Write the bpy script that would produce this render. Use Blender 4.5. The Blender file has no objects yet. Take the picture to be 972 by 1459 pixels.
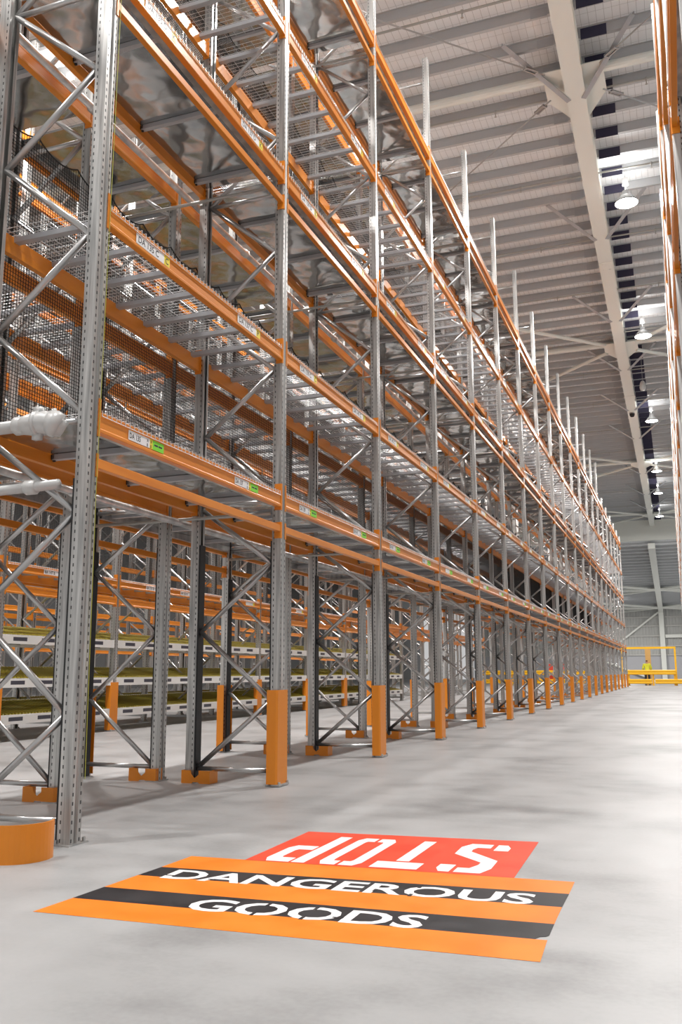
import bpy, math, random
from mathutils import Vector, Matrix
random.seed(7)
C = bpy.context.scene.collection
SC = bpy.context.scene
PI = math.pi

# ------------------------------------------------------------------ camera, world, lights, exposure
FPX, PITCH, YAW, ROLL, CAMH = 1275.29, 0.1777, 0.3587, 0.0035, 0.9441
cam_data = bpy.data.cameras.new('camera')
cam = bpy.data.objects.new('camera', cam_data)
C.objects.link(cam)
cam_data.sensor_fit = 'AUTO'
cam_data.sensor_width = 36.0
cam_data.lens = FPX / 1459.0 * 36.0
cam_data.clip_start, cam_data.clip_end = 0.05, 400
cam.matrix_world = (Matrix.Translation((0, 0, CAMH)) @ Matrix.Rotation(YAW, 4, 'Z')
                    @ Matrix.Rotation(PI / 2 + PITCH, 4, 'X') @ Matrix.Rotation(-ROLL, 4, 'Z'))
SC.camera = cam

world = bpy.data.worlds.new('world')
SC.world = world
world.use_nodes = True
wbg = world.node_tree.nodes['Background']
wbg.inputs[0].default_value = (1.0, 0.99, 0.985, 1)
wbg.inputs[1].default_value = 0.6

SC.view_settings.view_transform = 'Standard'
SC.view_settings.look = 'None'
SC.view_settings.gamma = 1.0
SC.view_settings.use_curve_mapping = False
SC.view_settings.exposure = -0.14
LAMP_W = 900.0
LAMP_UP_W = 20.0
LAMP_Z = 12.5
AISLE_LAMPS = [(-0.55, 2.5), (-0.55, 12.0), (-0.545, 21.93), (-0.52, 31.6), (-0.58, 43.1), (-0.65, 54.5), (-0.73, 61.5), (-0.85, 71.0)]
FAR_LAMPS = [(-7.0, 0.5), (-7.0, 9.0), (-7.0, 19.0), (-7.0, 31.0), (-7.0, 45.0), (-7.0, 58.0), (-12.8, 6.0), (-11.0, 13.55), (-12.8, 32.0), (-12.8, 48.0)]
END_FILL_LAMPS = [(2.5, 91.0), (2.5, 106.0), (-6.5, 96.0), (-6.5, 110.0)]  # fill lamps added out of view to brighten the far end wall

# ------------------------------------------------------------------ materials
def mat(name, col, rough=0.5, metal=0.0, emit=None, strength=0.0):
    m = bpy.data.materials.new(name)
    m.use_nodes = True
    b = m.node_tree.nodes['Principled BSDF']
    b.inputs['Base Color'].default_value = (*col, 1)
    b.inputs['Roughness'].default_value = rough
    b.inputs['Metallic'].default_value = metal
    if emit:
        b.inputs['Emission Color'].default_value = (*emit, 1)
        b.inputs['Emission Strength'].default_value = strength
    return m

def nodes(m):
    return m.node_tree.nodes, m.node_tree.links, m.node_tree.nodes['Principled BSDF']

def noise_colour(m, c1, c2, scale, detail=4.0, stretch=(1, 1, 1), lo=0.35, hi=0.65, coord='Object', rough=None):
    n, l, b = nodes(m)
    tc = n.new('ShaderNodeTexCoord'); mp = n.new('ShaderNodeMapping')
    mp.inputs['Scale'].default_value = stretch
    no = n.new('ShaderNodeTexNoise'); no.inputs['Scale'].default_value = scale; no.inputs['Detail'].default_value = detail
    cr = n.new('ShaderNodeValToRGB')
    cr.color_ramp.elements[0].position = lo; cr.color_ramp.elements[0].color = (*c1, 1)
    cr.color_ramp.elements[1].position = hi; cr.color_ramp.elements[1].color = (*c2, 1)
    l.new(tc.outputs[coord], mp.inputs[0]); l.new(mp.outputs[0], no.inputs['Vector'])
    l.new(no.outputs['Fac'], cr.inputs[0]); l.new(cr.outputs[0], b.inputs['Base Color'])
    if rough:
        mr = n.new('ShaderNodeMapRange'); mr.inputs['To Min'].default_value = rough[0]; mr.inputs['To Max'].default_value = rough[1]
        l.new(no.outputs['Fac'], mr.inputs['Value']); l.new(mr.outputs[0], b.inputs['Roughness'])
    return cr

def math_node(m, op, a, b=None, c=None):
    n, l = m.node_tree.nodes, m.node_tree.links
    x = n.new('ShaderNodeMath'); x.operation = op
    for i, v in enumerate((a, b, c)):
        if v is None: continue
        if isinstance(v, (int, float)): x.inputs[i].default_value = v
        else: l.new(v, x.inputs[i])
    return x.outputs[0]

M = {}
M['galv'] = mat('galvanised_steel', (0.5, 0.5, 0.5), 0.36, 0.8)
noise_colour(M['galv'], (0.38, 0.38, 0.38), (0.60, 0.595, 0.58), 9, 5, (1, 1, 0.3), rough=(0.26, 0.46))
M['brace'] = mat('galvanised_brace', (0.52, 0.515, 0.51), 0.3, 0.85)
M['wire'] = mat('galvanised_wire', (0.62, 0.62, 0.62), 0.35, 0.5)
M['channel'] = mat('galvanised_channel', (0.45, 0.46, 0.48), 0.45, 0.4)
M['pipe'] = mat('grey_pipe', (0.42, 0.41, 0.38), 0.4, 0.4)
M['pipe_white'] = mat('white_pipe', (0.56, 0.56, 0.55), 0.35, 0.1)
M['orange'] = mat('orange_powder_coat', (0.70, 0.225, 0.016), 0.3)
noise_colour(M['orange'], (0.66, 0.205, 0.013), (0.74, 0.25, 0.022), 3, 3, (1, 0.4, 4))
M['guard'] = mat('orange_guard_paint', (0.74, 0.235, 0.012), 0.38)
M['yellow'] = mat('yellow_barrier_paint', (0.86, 0.46, 0.012), 0.35)
M['black'] = mat('black_plastic', (0.012, 0.012, 0.013), 0.5)
M['net'] = mat('black_net_cord', (0.012, 0.012, 0.012), 0.7)
M['white_paint'] = mat('white_rail_paint', (0.78, 0.78, 0.76), 0.4)
M['roller'] = mat('olive_roller_bed', (0.27, 0.22, 0.015), 0.5)
M['cream'] = mat('cream_steel_paint', (0.85, 0.86, 0.80), 0.45)
M['purlin'] = mat('purlin_zinc', (0.50, 0.51, 0.52), 0.45, 0.25)
M['navy'] = mat('navy_plate', (0.03, 0.026, 0.06), 0.5)
M['wall'] = mat('wall_sheet', (0.5, 0.5, 0.48), 0.6)
M['wall_shaded'] = mat('shaded_wall_sheet', (0.16, 0.16, 0.16), 0.7)  # darker copy of the wall sheet: dimness of the left background put into colour
M['girt'] = mat('wall_girt', (0.55, 0.54, 0.51), 0.5)
M['dado'] = mat('precast_wall_panel', (0.5, 0.5, 0.52), 0.7)
M['sticker_white'] = mat('white_sticker', (0.82, 0.82, 0.82), 0.4)
M['sticker_yellow'] = mat('yellow_sticker', (0.85, 0.68, 0.03), 0.4)
M['sticker_green'] = mat('green_sticker', (0.22, 0.72, 0.03), 0.4)
M['ink'] = mat('black_ink', (0.02, 0.02, 0.025), 0.5)
M['paint_orange'] = mat('floor_paint_orange', (0.95, 0.27, 0.025), 0.4)
noise_colour(M['paint_orange'], (0.80, 0.185, 0.010), (0.86, 0.225, 0.02), 5, 5, rough=(0.4, 0.6))
M['paint_red'] = mat('floor_paint_red', (0.84, 0.09, 0.04), 0.4)
noise_colour(M['paint_red'], (0.68, 0.055, 0.02), (0.74, 0.075, 0.03), 5, 5, rough=(0.4, 0.6))
M['paint_black'] = mat('floor_paint_black', (0.035, 0.033, 0.036), 0.4)
noise_colour(M['paint_black'], (0.016, 0.015, 0.017), (0.034, 0.032, 0.035), 6, 6, rough=(0.4, 0.6))
M['paint_white'] = mat('floor_paint_white', (0.86, 0.84, 0.83), 0.45)
for k_ in ('paint_orange', 'paint_red', 'paint_black', 'paint_white'): M[k_].node_tree.nodes['Principled BSDF'].inputs['Specular IOR Level'].default_value = 0.25
M['string'] = mat('yellow_string', (0.42, 0.42, 0.06), 0.6)
M['hivis'] = mat('hi_vis_cloth', (0.74, 0.76, 0.05), 0.8)
M['skin'] = mat('skin', (0.45, 0.24, 0.16), 0.6)
M['hair'] = mat('brown_hair', (0.04, 0.02, 0.012), 0.7)
M['trousers'] = mat('dark_trousers', (0.03, 0.03, 0.04), 0.8)
M['timber'] = mat('pale_timber', (0.62, 0.36, 0.12), 0.6)
M['red'] = mat('red_plastic', (0.65, 0.06, 0.03), 0.4)
M['lamp_body'] = mat('lamp_housing', (0.5, 0.5, 0.5), 0.4, 0.4)
M['lamp_glow'] = mat('lamp_glow', (1, 1, 1), 0.5, 0, (1.0, 0.97, 0.93), 40.0)

# perforated post: dark slots punched up the front face and the side face
M['post'] = mat('perforated_post', (0.5, 0.5, 0.5), 0.36, 0.8)
cr = noise_colour(M['post'], (0.32, 0.315, 0.305), (0.66, 0.65, 0.63), 7, 5, (5, 5, 0.22), rough=(0.22, 0.46))
def punch(m, ramp):
    n, l, b = nodes(m)
    tc = n.new('ShaderNodeTexCoord'); sp = n.new('ShaderNodeSeparateXYZ')
    l.new(tc.outputs['Object'], sp.inputs[0])
    x, y, z = sp.outputs
    fz = math_node(m, 'FRACT', math_node(m, 'MULTIPLY', z, 1 / 0.05))
    inz = math_node(m, 'COMPARE', fz, 0.5, 0.2)
    yy = math_node(m, 'ABSOLUTE', math_node(m, 'SUBTRACT', y, 0.05))
    iny = math_node(m, 'COMPARE', yy, 0.036, 0.0055)
    ax = math_node(m, 'ABSOLUTE', math_node(m, 'ADD', math_node(m, 'ABSOLUTE', math_node(m, 'ADD', x, 0.4525)), -0.4525))
    front = math_node(m, 'LESS_THAN', ax, 0.006)
    side = math_node(m, 'MULTIPLY', math_node(m, 'COMPARE', ax, 0.066, 0.004), math_node(m, 'GREATER_THAN', yy, 0.045))
    mask = math_node(m, 'MULTIPLY', inz, math_node(m, 'MAXIMUM', math_node(m, 'MULTIPLY', front, iny), side))
    mx = n.new('ShaderNodeMix'); mx.data_type = 'RGBA'
    l.new(mask, mx.inputs[0]); l.new(ramp.outputs[0], mx.inputs[6]); mx.inputs[7].default_value = (0.07, 0.07, 0.07, 1)
    l.new(mx.outputs[2], b.inputs['Base Color'])
punch(M['post'], cr)

# mill-finish galvanised sheet: wavy, mirror-like
M['sheet'] = mat('galvanised_sheet', (0.55, 0.56, 0.56), 0.16, 0.92)
noise_colour(M['sheet'], (0.36, 0.37, 0.37), (0.54, 0.54, 0.53), 2.5, 4, rough=(0.06, 0.18))
def wavy(m, scale, strength, dist):
    n, l, b = nodes(m)
    tc = n.new('ShaderNodeTexCoord'); no = n.new('ShaderNodeTexNoise'); no.inputs['Scale'].default_value = scale; no.inputs['Detail'].default_value = 1.5
    bp = n.new('ShaderNodeBump'); bp.inputs['Strength'].default_value = strength; bp.inputs['Distance'].default_value = dist
    l.new(tc.outputs['Object'], no.inputs['Vector']); l.new(no.outputs['Fac'], bp.inputs['Height']); l.new(bp.outputs[0], b.inputs['Normal'])
wavy(M['sheet'], 2.6, 0.5, 0.05)

# polished concrete
M['floor'] = mat('polished_concrete', (0.5, 0.5, 0.5), 0.3)
def concrete(m):
    n, l, b = nodes(m)
    tc = n.new('ShaderNodeTexCoord')
    def noise(scale, detail, stretch, rough=0.55):
        mp = n.new('ShaderNodeMapping'); mp.inputs['Scale'].default_value = stretch
        no = n.new('ShaderNodeTexNoise'); no.inputs['Scale'].default_value = scale; no.inputs['Detail'].default_value = detail; no.inputs['Roughness'].default_value = rough
        l.new(tc.outputs['Object'], mp.inputs[0]); l.new(mp.outputs[0], no.inputs['Vector'])
        return no.outputs['Fac']
    a = noise(1.0, 3, (1.0, 0.7, 1), 0.5); c = noise(3.0, 4, (0.7, 1.3, 1), 0.5); d = noise(0.35, 2, (0.8, 1, 1), 0.5); g = noise(40, 2, (1, 1, 1), 0.5)
    s = math_node(m, 'ADD', math_node(m, 'MULTIPLY', a, 0.5), math_node(m, 'ADD', math_node(m, 'MULTIPLY', c, 0.22), math_node(m, 'ADD', math_node(m, 'MULTIPLY', d, 0.22), math_node(m, 'MULTIPLY', g, 0.06))))
    cr = n.new('ShaderNodeValToRGB')
    e = cr.color_ramp.elements
    e[0].position = 0.36; e[0].color = (0.205, 0.205, 0.205, 1)
    e[1].position = 0.63; e[1].color = (0.41, 0.41, 0.41, 1)
    x = e.new(0.49); x.color = (0.345, 0.345, 0.345, 1)
    b.inputs['Specular IOR Level'].default_value = 0.3
    l.new(s, cr.inputs[0]); l.new(cr.outputs[0], b.inputs['Base Color'])
    mr = n.new('ShaderNodeMapRange'); mr.inputs['To Min'].default_value = 0.38; mr.inputs['To Max'].default_value = 0.52
    l.new(c, mr.inputs['Value']); l.new(mr.outputs[0], b.inputs['Roughness'])
concrete(M['floor'])

def slots(m):
    n, l, b = nodes(m)
    tc = n.new('ShaderNodeTexCoord'); sp = n.new('ShaderNodeSeparateXYZ'); l.new(tc.outputs['Object'], sp.inputs[0])
    iy = math_node(m, 'COMPARE', math_node(m, 'FRACT', math_node(m, 'MULTIPLY', math_node(m, 'SUBTRACT', sp.outputs[1], 0.16), 1 / 0.62)), 0.5, 0.24)
    mk = math_node(m, 'MULTIPLY', iy, math_node(m, 'COMPARE', sp.outputs[2], -0.06, 0.028))
    mx = n.new('ShaderNodeMix'); mx.data_type = 'RGBA'
    l.new(mk, mx.inputs[0]); mx.inputs[6].default_value = (0.78, 0.78, 0.76, 1); mx.inputs[7].default_value = (0.05, 0.05, 0.07, 1)
    l.new(mx.outputs[2], b.inputs['Base Color'])
slots(M['white_paint'])
# roof lining with a safety-mesh grid, and ribbed wall sheet
M['deck'] = mat('roof_lining', (0.6, 0.58, 0.57), 0.6)
def gridlines(m, base, line, px, py, w):
    n, l, b = nodes(m)
    tc = n.new('ShaderNodeTexCoord'); sp = n.new('ShaderNodeSeparateXYZ'); l.new(tc.outputs['Object'], sp.inputs[0])
    fx = math_node(m, 'LESS_THAN', math_node(m, 'FRACT', math_node(m, 'MULTIPLY', sp.outputs[0], 1 / px)), w / px)
    fy = math_node(m, 'LESS_THAN', math_node(m, 'FRACT', math_node(m, 'MULTIPLY', sp.outputs[1], 1 / py)), w / py)
    mk = math_node(m, 'MAXIMUM', fx, fy)
    mx = n.new('ShaderNodeMix'); mx.data_type = 'RGBA'
    l.new(mk, mx.inputs[0]); mx.inputs[6].default_value = (*base, 1); mx.inputs[7].default_value = (*line, 1)
    l.new(mx.outputs[2], b.inputs['Base Color'])
gridlines(M['deck'], (0.86, 0.88, 0.89), (0.58, 0.59, 0.59), 0.15, 0.30, 0.010)

# ------------------------------------------------------------------ mesh helpers
class MB:
    def __init__(s): s.v = []; s.f = []
    def add(s, vs, fs):
        o = len(s.v); s.v += [tuple(p) for p in vs]; s.f += [tuple(i + o for i in f) for f in fs]
        return s
    def box(s, x0, x1, y0, y1, z0, z1):
        return s.add([(x0, y0, z0), (x1, y0, z0), (x1, y1, z0), (x0, y1, z0), (x0, y0, z1), (x1, y0, z1), (x1, y1, z1), (x0, y1, z1)],
                     [(3, 2, 1, 0), (4, 5, 6, 7), (0, 1, 5, 4), (1, 2, 6, 5), (2, 3, 7, 6), (3, 0, 4, 7)])
    def prism(s, prof, a0, a1, axis):
        n = len(prof)
        def P(p, a):
            if axis == 'z': return (p[0], p[1], a)
            if axis == 'y': return (p[0], a, p[1])
            return (a, p[0], p[1])
        vs = [P(p, a0) for p in prof] + [P(p, a1) for p in prof]
        fs = [tuple(range(n))[::-1], tuple(range(n, 2 * n))] + [(i, (i + 1) % n, n + (i + 1) % n, n + i) for i in range(n)]
        return s.add(vs, fs)
    def bar(s, p, q, w, h, up=(0, 1, 0)):
        p, q, up = Vector(p), Vector(q), Vector(up)
        d = (q - p).normalized(); a = d.cross(up).normalized() * (w / 2); b = a.cross(d).normalized() * (h / 2)
        vs = [p - a - b, p + a - b, p + a + b, p - a + b, q - a - b, q + a - b, q + a + b, q - a + b]
        return s.add(vs, [(3, 2, 1, 0), (4, 5, 6, 7), (0, 1, 5, 4), (1, 2, 6, 5), (2, 3, 7, 6), (3, 0, 4, 7)])
    def tube(s, pts, r, n=8, cap=True):
        pts = [Vector(p) for p in pts]; rs = r if isinstance(r, (list, tuple)) else [r] * len(pts)
        rings = []
        ref = None
        for i, p in enumerate(pts):
            d = (pts[min(i + 1, len(pts) - 1)] - pts[max(i - 1, 0)]).normalized()
            if ref is None: ref = Vector((0, 0, 1)) if abs(d.z) < 0.9 else Vector((1, 0, 0))
            a = d.cross(ref).normalized(); b = a.cross(d).normalized()
            rings.append([p + (a * math.cos(2 * PI * k / n) + b * math.sin(2 * PI * k / n)) * rs[i] for k in range(n)])
        vs = [q for ring in rings for q in ring]
        fs = [(i * n + k, i * n + (k + 1) % n, (i + 1) * n + (k + 1) % n, (i + 1) * n + k) for i in range(len(pts) - 1) for k in range(n)]
        if cap: fs += [tuple(range(n))[::-1], tuple(range((len(pts) - 1) * n, len(pts) * n))]
        return s.add(vs, fs)
    def lathe(s, prof, n=20, c=(0, 0, 0)):
        vs = [(c[0] + r * math.cos(2 * PI * k / n), c[1] + r * math.sin(2 * PI * k / n), c[2] + z) for r, z in prof for k in range(n)]
        fs = [(i * n + k, i * n + (k + 1) % n, (i + 1) * n + (k + 1) % n, (i + 1) * n + k) for i in range(len(prof) - 1) for k in range(n)]
        return s.add(vs, fs)
    def merge(s, o, off=(0, 0, 0), rz=0):
        c, si = math.cos(rz), math.sin(rz)
        return s.add([(p[0] * c - p[1] * si + off[0], p[0] * si + p[1] * c + off[1], p[2] + off[2]) for p in o.v], o.f)
    def mesh(s, name, m, smooth=False):
        me = bpy.data.meshes.new(name); me.from_pydata(s.v, [], s.f); me.validate(); me.update()
        if m: me.materials.append(M[m])
        if smooth: me.polygons.foreach_set('use_smooth', [True] * len(me.polygons))
        return me

def link(name, me, parent=None, loc=(0, 0, 0), rz=0):
    o = bpy.data.objects.new(name, me); C.objects.link(o)
    o.location = loc; o.rotation_euler = (0, 0, rz)
    if parent: o.parent = parent
    return o
def tag(o, label, cat, group=None, kind=None):
    o['label'] = label; o['category'] = cat
    if group: o['group'] = group
    if kind: o['kind'] = kind
    return o
def empty(name, label, cat, loc, rz=0, group=None):
    o = link(name, None, None, loc, rz); o.empty_display_size = 0.1
    return tag(o, label, cat, group)
def structure(name, mb, m, label, cat):
    o = link(name, mb.mesh(name, m)); return tag(o, label, cat, None, 'structure')
def dup(src, loc, rz, label, group=None):
    kids = list(src.children)
    r = src.copy(); C.objects.link(r); r.location = loc; r.rotation_euler = (0, 0, rz); r['label'] = label
    if group: r['group'] = group
    for k in kids:
        c = k.copy(); C.objects.link(c); c.parent = r
        for g in k.children:
            d = g.copy(); C.objects.link(d); d.parent = c
    return r
ORD = 'zeroth first second third fourth fifth sixth seventh eighth ninth tenth eleventh twelfth thirteenth fourteenth fifteenth sixteenth seventeenth eighteenth nineteenth twentieth twenty-first twenty-second twenty-third twenty-fourth'.split()

_text_cache = {}
def text_mesh(body, size, m, sx=1.0, bold=0.0):
    key = (body, size, m, sx, bold)
    if key in _text_cache: return _text_cache[key]
    cu = bpy.data.curves.new('lettering', 'FONT'); cu.body = body; cu.size = size; cu.offset = bold
    cu.resolution_u = 3
    o = bpy.data.objects.new('lettering', cu); C.objects.link(o)
    me = bpy.data.meshes.new_from_object(o.evaluated_get(bpy.context.evaluated_depsgraph_get()))
    bpy.data.objects.remove(o); me.materials.clear(); me.materials.append(M[m])
    xs = [v.co.x for v in me.vertices]
    if xs:
        x0 = min(xs)
        for v in me.vertices: v.co.x = (v.co.x - x0) * sx
    me.name = 'lettering'
    _text_cache[key] = me
    return me
def twidth(me): return max(v.co.x for v in me.vertices)

# ------------------------------------------------------------------ layout constants
AX, BAY, Y0 = -3.2524, 2.8, 4.354         # front plane of the near left rack, bay pitch, first post
DEP = 0.905                                # upright frame depth
BIN, BOUT = -4.42, -5.325                  # inner and outer plane of the second rack (back to back)
CX, DX, EX, GX = -8.95, -11.02, -14.6, -20.2
RX, RY0 = 0.21, 4.40
TOP = 10.84
Z1, Z2, Z3, Z4, Z5 = 2.53, 3.90, 5.69, 7.25, 9.17     # tops of the sticker beams
T1, T3, T5 = 2.237, 5.393, 8.86                        # tops of the thin beams

# ------------------------------------------------------------------ setting
fl = MB().box(-34, 14, -6, 122, -0.2, 0.0)
structure('floor', fl, 'floor', 'pale grey polished concrete warehouse floor with darker stains', 'floor')
RZ = 13.62
structure('ceiling', MB().box(-34, 14, -4, 79, RZ, RZ + 0.08), 'deck', 'pale roof lining with a faint safety mesh grid above the purlins', 'ceiling')

# purlins: zinc Z sections running across the building
py = 13.0; purl = []
while py < 78.5:
    purl.append(py); py += 0.90
zprof = lambda y: [(y - 0.035, RZ), (y + 0.035, RZ), (y + 0.035, RZ - 0.012), (y - 0.0, RZ - 0.012), (y - 0.0, RZ - 0.205), (y + 0.07, RZ - 0.205), (y + 0.07, RZ - 0.22), (y - 0.012, RZ - 0.22), (y - 0.012, RZ - 0.012), (y - 0.035, RZ - 0.012)]
for k, y in enumerate(purl):
    o = link('roof_purlin', MB().prism(zprof(y), -25, 13, 'x').mesh('roof_purlin', 'purlin'))
    tag(o, f'grey zinc purlin across the roof, {k + 1} rows along from the camera end', 'purlin', 'roof purlins', 'structure')

# main rafter: cream I-beam following a slight skew, with gussets, plates, fly braces
R0, R1 = Vector((-1.30, 13.0)), Vector((-1.60, 83.0))
def rx(y): return R0.x + (R1.x - R0.x) * (y - R0.y) / (R1.y - R0.y)
NODES = [17.5, 34.2, 55.0, 74.0]
def rafter(dx, name, label):
    mb = MB()
    for (z0, z1, hw) in ((12.98, 13.0, 0.20), (13.0, 13.35, 0.012), (13.35, 13.37, 0.20)):
        a, b = rx(-3) + dx, rx(78.6) + dx
        mb.add([(a - hw, -3, z0), (a + hw, -3, z0), (b + hw, 78.6, z0), (b - hw, 78.6, z0), (a - hw, -3, z1), (a + hw, -3, z1), (b + hw, 78.6, z1), (b - hw, 78.6, z1)],
               [(3, 2, 1, 0), (4, 5, 6, 7), (0, 1, 5, 4), (1, 2, 6, 5), (2, 3, 7, 6), (3, 0, 4, 7)])
    # stiffener plates between the flanges
    y = 14.0
    while y < 78:
        x = rx(y) + dx; mb.box(x - 0.19, x + 0.19, y - 0.006, y + 0.006, 13.0, 13.35); y += 6.1
    return structure(name, mb, 'cream', label, 'roof beam')
beam0 = rafter(0, 'roof_beam', 'big cream steel roof beam running above the right side of the aisle')
rafter(-8.4, 'roof_beam', 'cream steel roof beam above the racks on the left')
gp = MB()
for y in NODES:
    x = rx(y)
    for s in (-1, 1):
        prof = [(x + s * 0.02, y - 0.4), (x + s * 0.6, y - 0.4), (x + s * 0.62, y + 0.6), (x + s * 0.2, y + 1.4), (x + s * 0.02, y + 1.4)]
        gp.prism(prof, 13.17, 13.19, 'z')
o = link('gusset_plate', gp.mesh('gusset_plate', 'cream'), beam0)
sp_ = MB()
for y in (13.9, 26.5, 40.5, 63.0):
    x = rx(y)
    sp_.box(x - 0.2, x + 0.2, y - 0.3, y + 0.3, 12.965, 12.98)
    for dx in (-0.1, 0.0, 0.1):
        for dy in (-0.18, 0.18): sp_.lathe([(0, -0.012), (0.02, -0.012), (0.02, 0.0)], 8, (x + dx, y + dy, 12.965))
link('splice_plate', sp_.mesh('splice_plate', 'cream'), beam0)

# cross beams and bracing at each node
for k, y in enumerate(NODES):
    x = rx(y)
    mb = MB()
    for a, b in ((-25, x - 0.25), (x + 0.25, 12)):
        mb.tube([(a, y, 13.29), (b, y, 13.29)], 0.095 if k else 0.10, 12)
    structure('roof_strut', mb, 'cream', f'cream tube strut across the roof at the {ORD[k + 1]} gusset along the big beam', 'strut')
    nxt = 8.5
    mb = MB()
    rr = 0.016 if k == 0 else 0.07
    for s in (-1, 1):
        for d in (-1, 1):
            p, q = Vector((x + s * 0.55, y + 0.1 + d * 0.45, 13.16)), Vector((x + s * 8.4, y + d * 8.2, 13.16))
            mb.tube([p, q], rr, 8)
            if k == 0:
                u = (q - p).normalized(); c = p + u * 0.35
                for off in (-0.045, 0.045):
                    w = Vector((-u.y, u.x, 0)) * off
                    mb.bar(c - u * 0.14 + w, c + u * 0.14 + w, 0.025, 0.04, (0, 0, 1))
                for e in (-0.14, 0.14):
                    mb.bar(c + u * e - Vector((-u.y, u.x, 0)) * 0.06, c + u * e + Vector((-u.y, u.x, 0)) * 0.06, 0.03, 0.05, (0, 0, 1))
    structure('roof_bracing', mb, 'brace' if k == 0 else 'cream', ('thin steel bracing rods with turnbuckles' if k == 0 else 'cream diagonal bracing tubes') + f' meeting at the {ORD[k + 1]} gusset', 'bracing')

for k, y in enumerate((17.9, 24.6, 31.0, 36.5, 42.5, 48.0, 57.0, 64.0, 70.0)):
    x = rx(y)
    mb = MB()
    for s in (-1, 1):
        p, q = Vector((x + s * 0.15, y, 12.94)), Vector((x + s * 1.25, y - 1.65, RZ - 0.235))
        mb.bar(p, q, 0.11, 0.010, (0, 0, 1)); mb.bar(p + Vector((s * 0.03, 0.045, 0.05)), q + Vector((s * 0.03, 0.045, 0.05)), 0.010, 0.10, (0, 0, 1))
    structure('fly_brace', mb, 'channel', f'pair of grey angle fly braces beside the big roof beam, {ORD[k + 1]} along', 'brace')

for k, y in enumerate(purl):
    x = rx(y)
    mb = MB().box(x + 0.24, x + 0.74, y - 0.020, y - 0.013, RZ - 0.27, RZ - 0.03)
    lm = MB().box(x - 0.62, x - 0.3, y - 0.020, y - 0.013, RZ - 0.25, RZ - 0.06)
    structure('purlin_lap', lm, 'channel', f'grey lap plate left of the big roof beam on purlin {k + 1}', 'lap plate')
    structure('purlin_cleat', mb, 'navy', f'dark navy cleat plates beside the big roof beam on purlin {k + 1}', 'cleat plate')

# sprinkler pipes hung below the purlins
for k, y in enumerate((14.9, 18.2, 21.6, 25.2, 29.0, 33.0, 37.5, 42.0, 47.0, 52.0, 58.0, 64.0, 70.0)):
    mb = MB()
    for a, b in ((-24, rx(y) - 8.43), (rx(y) - 8.37, rx(y) - 0.03), (rx(y) + 0.03, 12)): mb.tube([(a, y, RZ - 0.34), (b, y, RZ - 0.34)], 0.024, 8)
    t = link('sprinkler_pipe', mb.mesh('sprinkler_pipe', 'pipe'))
    tag(t, f'thin roof sprinkler pipe crossing under the purlins, {ORD[k + 1]} from the camera end', 'sprinkler pipe', 'roof sprinkler pipes')
    hm = MB().lathe([(0.0, -0.13), (0.03, -0.125), (0.012, -0.11), (0.012, -0.04), (0.03, -0.03), (0.03, 0.03), (0, 0.03)], 8).mesh('sprinkler_head', 'pipe')
    for x in (-6.2, -3.1, 0.1, 3.0):
        link('sprinkler_head', hm, t, (x, y, RZ - 0.34))

# end of the hall: deep girder, lower far roof, ribbed end wall, column
gird = MB().box(-34, 14, 78.7, 78.9, 11.85, 13.62)
gird.box(-34, 14, 78.6, 79.0, 11.80, 11.85)
structure('wall_girder', gird, 'cream', 'deep cream fascia panel across the far end of the high roof', 'fascia')
far_roof = MB()
far_roof.add([(-34, 79.0, 11.85), (14, 79.0, 11.85), (14, 120, 8.9), (-34, 120, 8.9), (-34, 79.0, 11.95), (14, 79.0, 11.95), (14, 120, 9.0), (-34, 120, 9.0)],
             [(3, 2, 1, 0), (4, 5, 6, 7), (0, 1, 5, 4), (1, 2, 6, 5), (2, 3, 7, 6), (3, 0, 4, 7)])
structure('ceiling_far', far_roof, 'deck', 'lower sloping roof lining beyond the cream fascia', 'ceiling')
k = 0; y = 80.0
while y < 119:
    z = 11.85 - (y - 79.0) * 2.95 / 41.0
    structure('roof_purlin', MB().box(-25, 13, y - 0.01, y + 0.06, z - 0.22, z), 'purlin', f'grey purlin under the lower far roof, {k + 1} rows beyond the fascia', 'purlin'); y += 1.5; k += 1
fb = MB()
za = lambda y: 11.6 - (y - 79.0) * 2.95 / 41.0
xa, xb = -1.75, -2.05
fb.add([(xa - 0.28, 79.1, za(79.1) - 0.45), (xa + 0.28, 79.1, za(79.1) - 0.45), (xb + 0.28, 119.6, za(119.6) - 0.45), (xb - 0.28, 119.6, za(119.6) - 0.45),
        (xa - 0.28, 79.1, za(79.1)), (xa + 0.28, 79.1, za(79.1)), (xb + 0.28, 119.6, za(119.6)), (xb - 0.28, 119.6, za(119.6))],
       [(3, 2, 1, 0), (4, 5, 6, 7), (0, 1, 5, 4), (1, 2, 6, 5), (2, 3, 7, 6), (3, 0, 4, 7)])
structure('roof_beam', fb, 'cream', 'cream roof beam under the lower roof beyond the fascia', 'roof beam')
for k, y in enumerate((102.0, 116.0)):
    z = za(y) - 0.3
    mb = MB().tube([(-24, y, z), (12, y, z)], 0.16, 8)
    for s in (-1, 1):
        for d in (-1, 1): mb.tube([(-1.95, y, z), (-1.95 + s * 9, y + d * 7, z - d * 0.4)], 0.13, 8)
    mb.prism([(-2.9, y - 1), (-1.0, y - 1), (-1.4, y + 2), (-2.5, y + 2)], z - 0.02, z + 0.02, 'z')
    structure('roof_bracing', mb, 'cream', f'cream tubes crossing below the lower far roof, {ORD[k + 1]} set beyond the fascia', 'bracing')
ew = MB(); x = -26.0
while x < 14:
    ew.prism([(x, 120.0), (x + 0.12, 119.95), (x + 0.24, 119.95), (x + 0.36, 120.0), (x + 0.36, 120.2), (x, 120.2)], 2.9, 9.0, 'z'); x += 0.36
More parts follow.
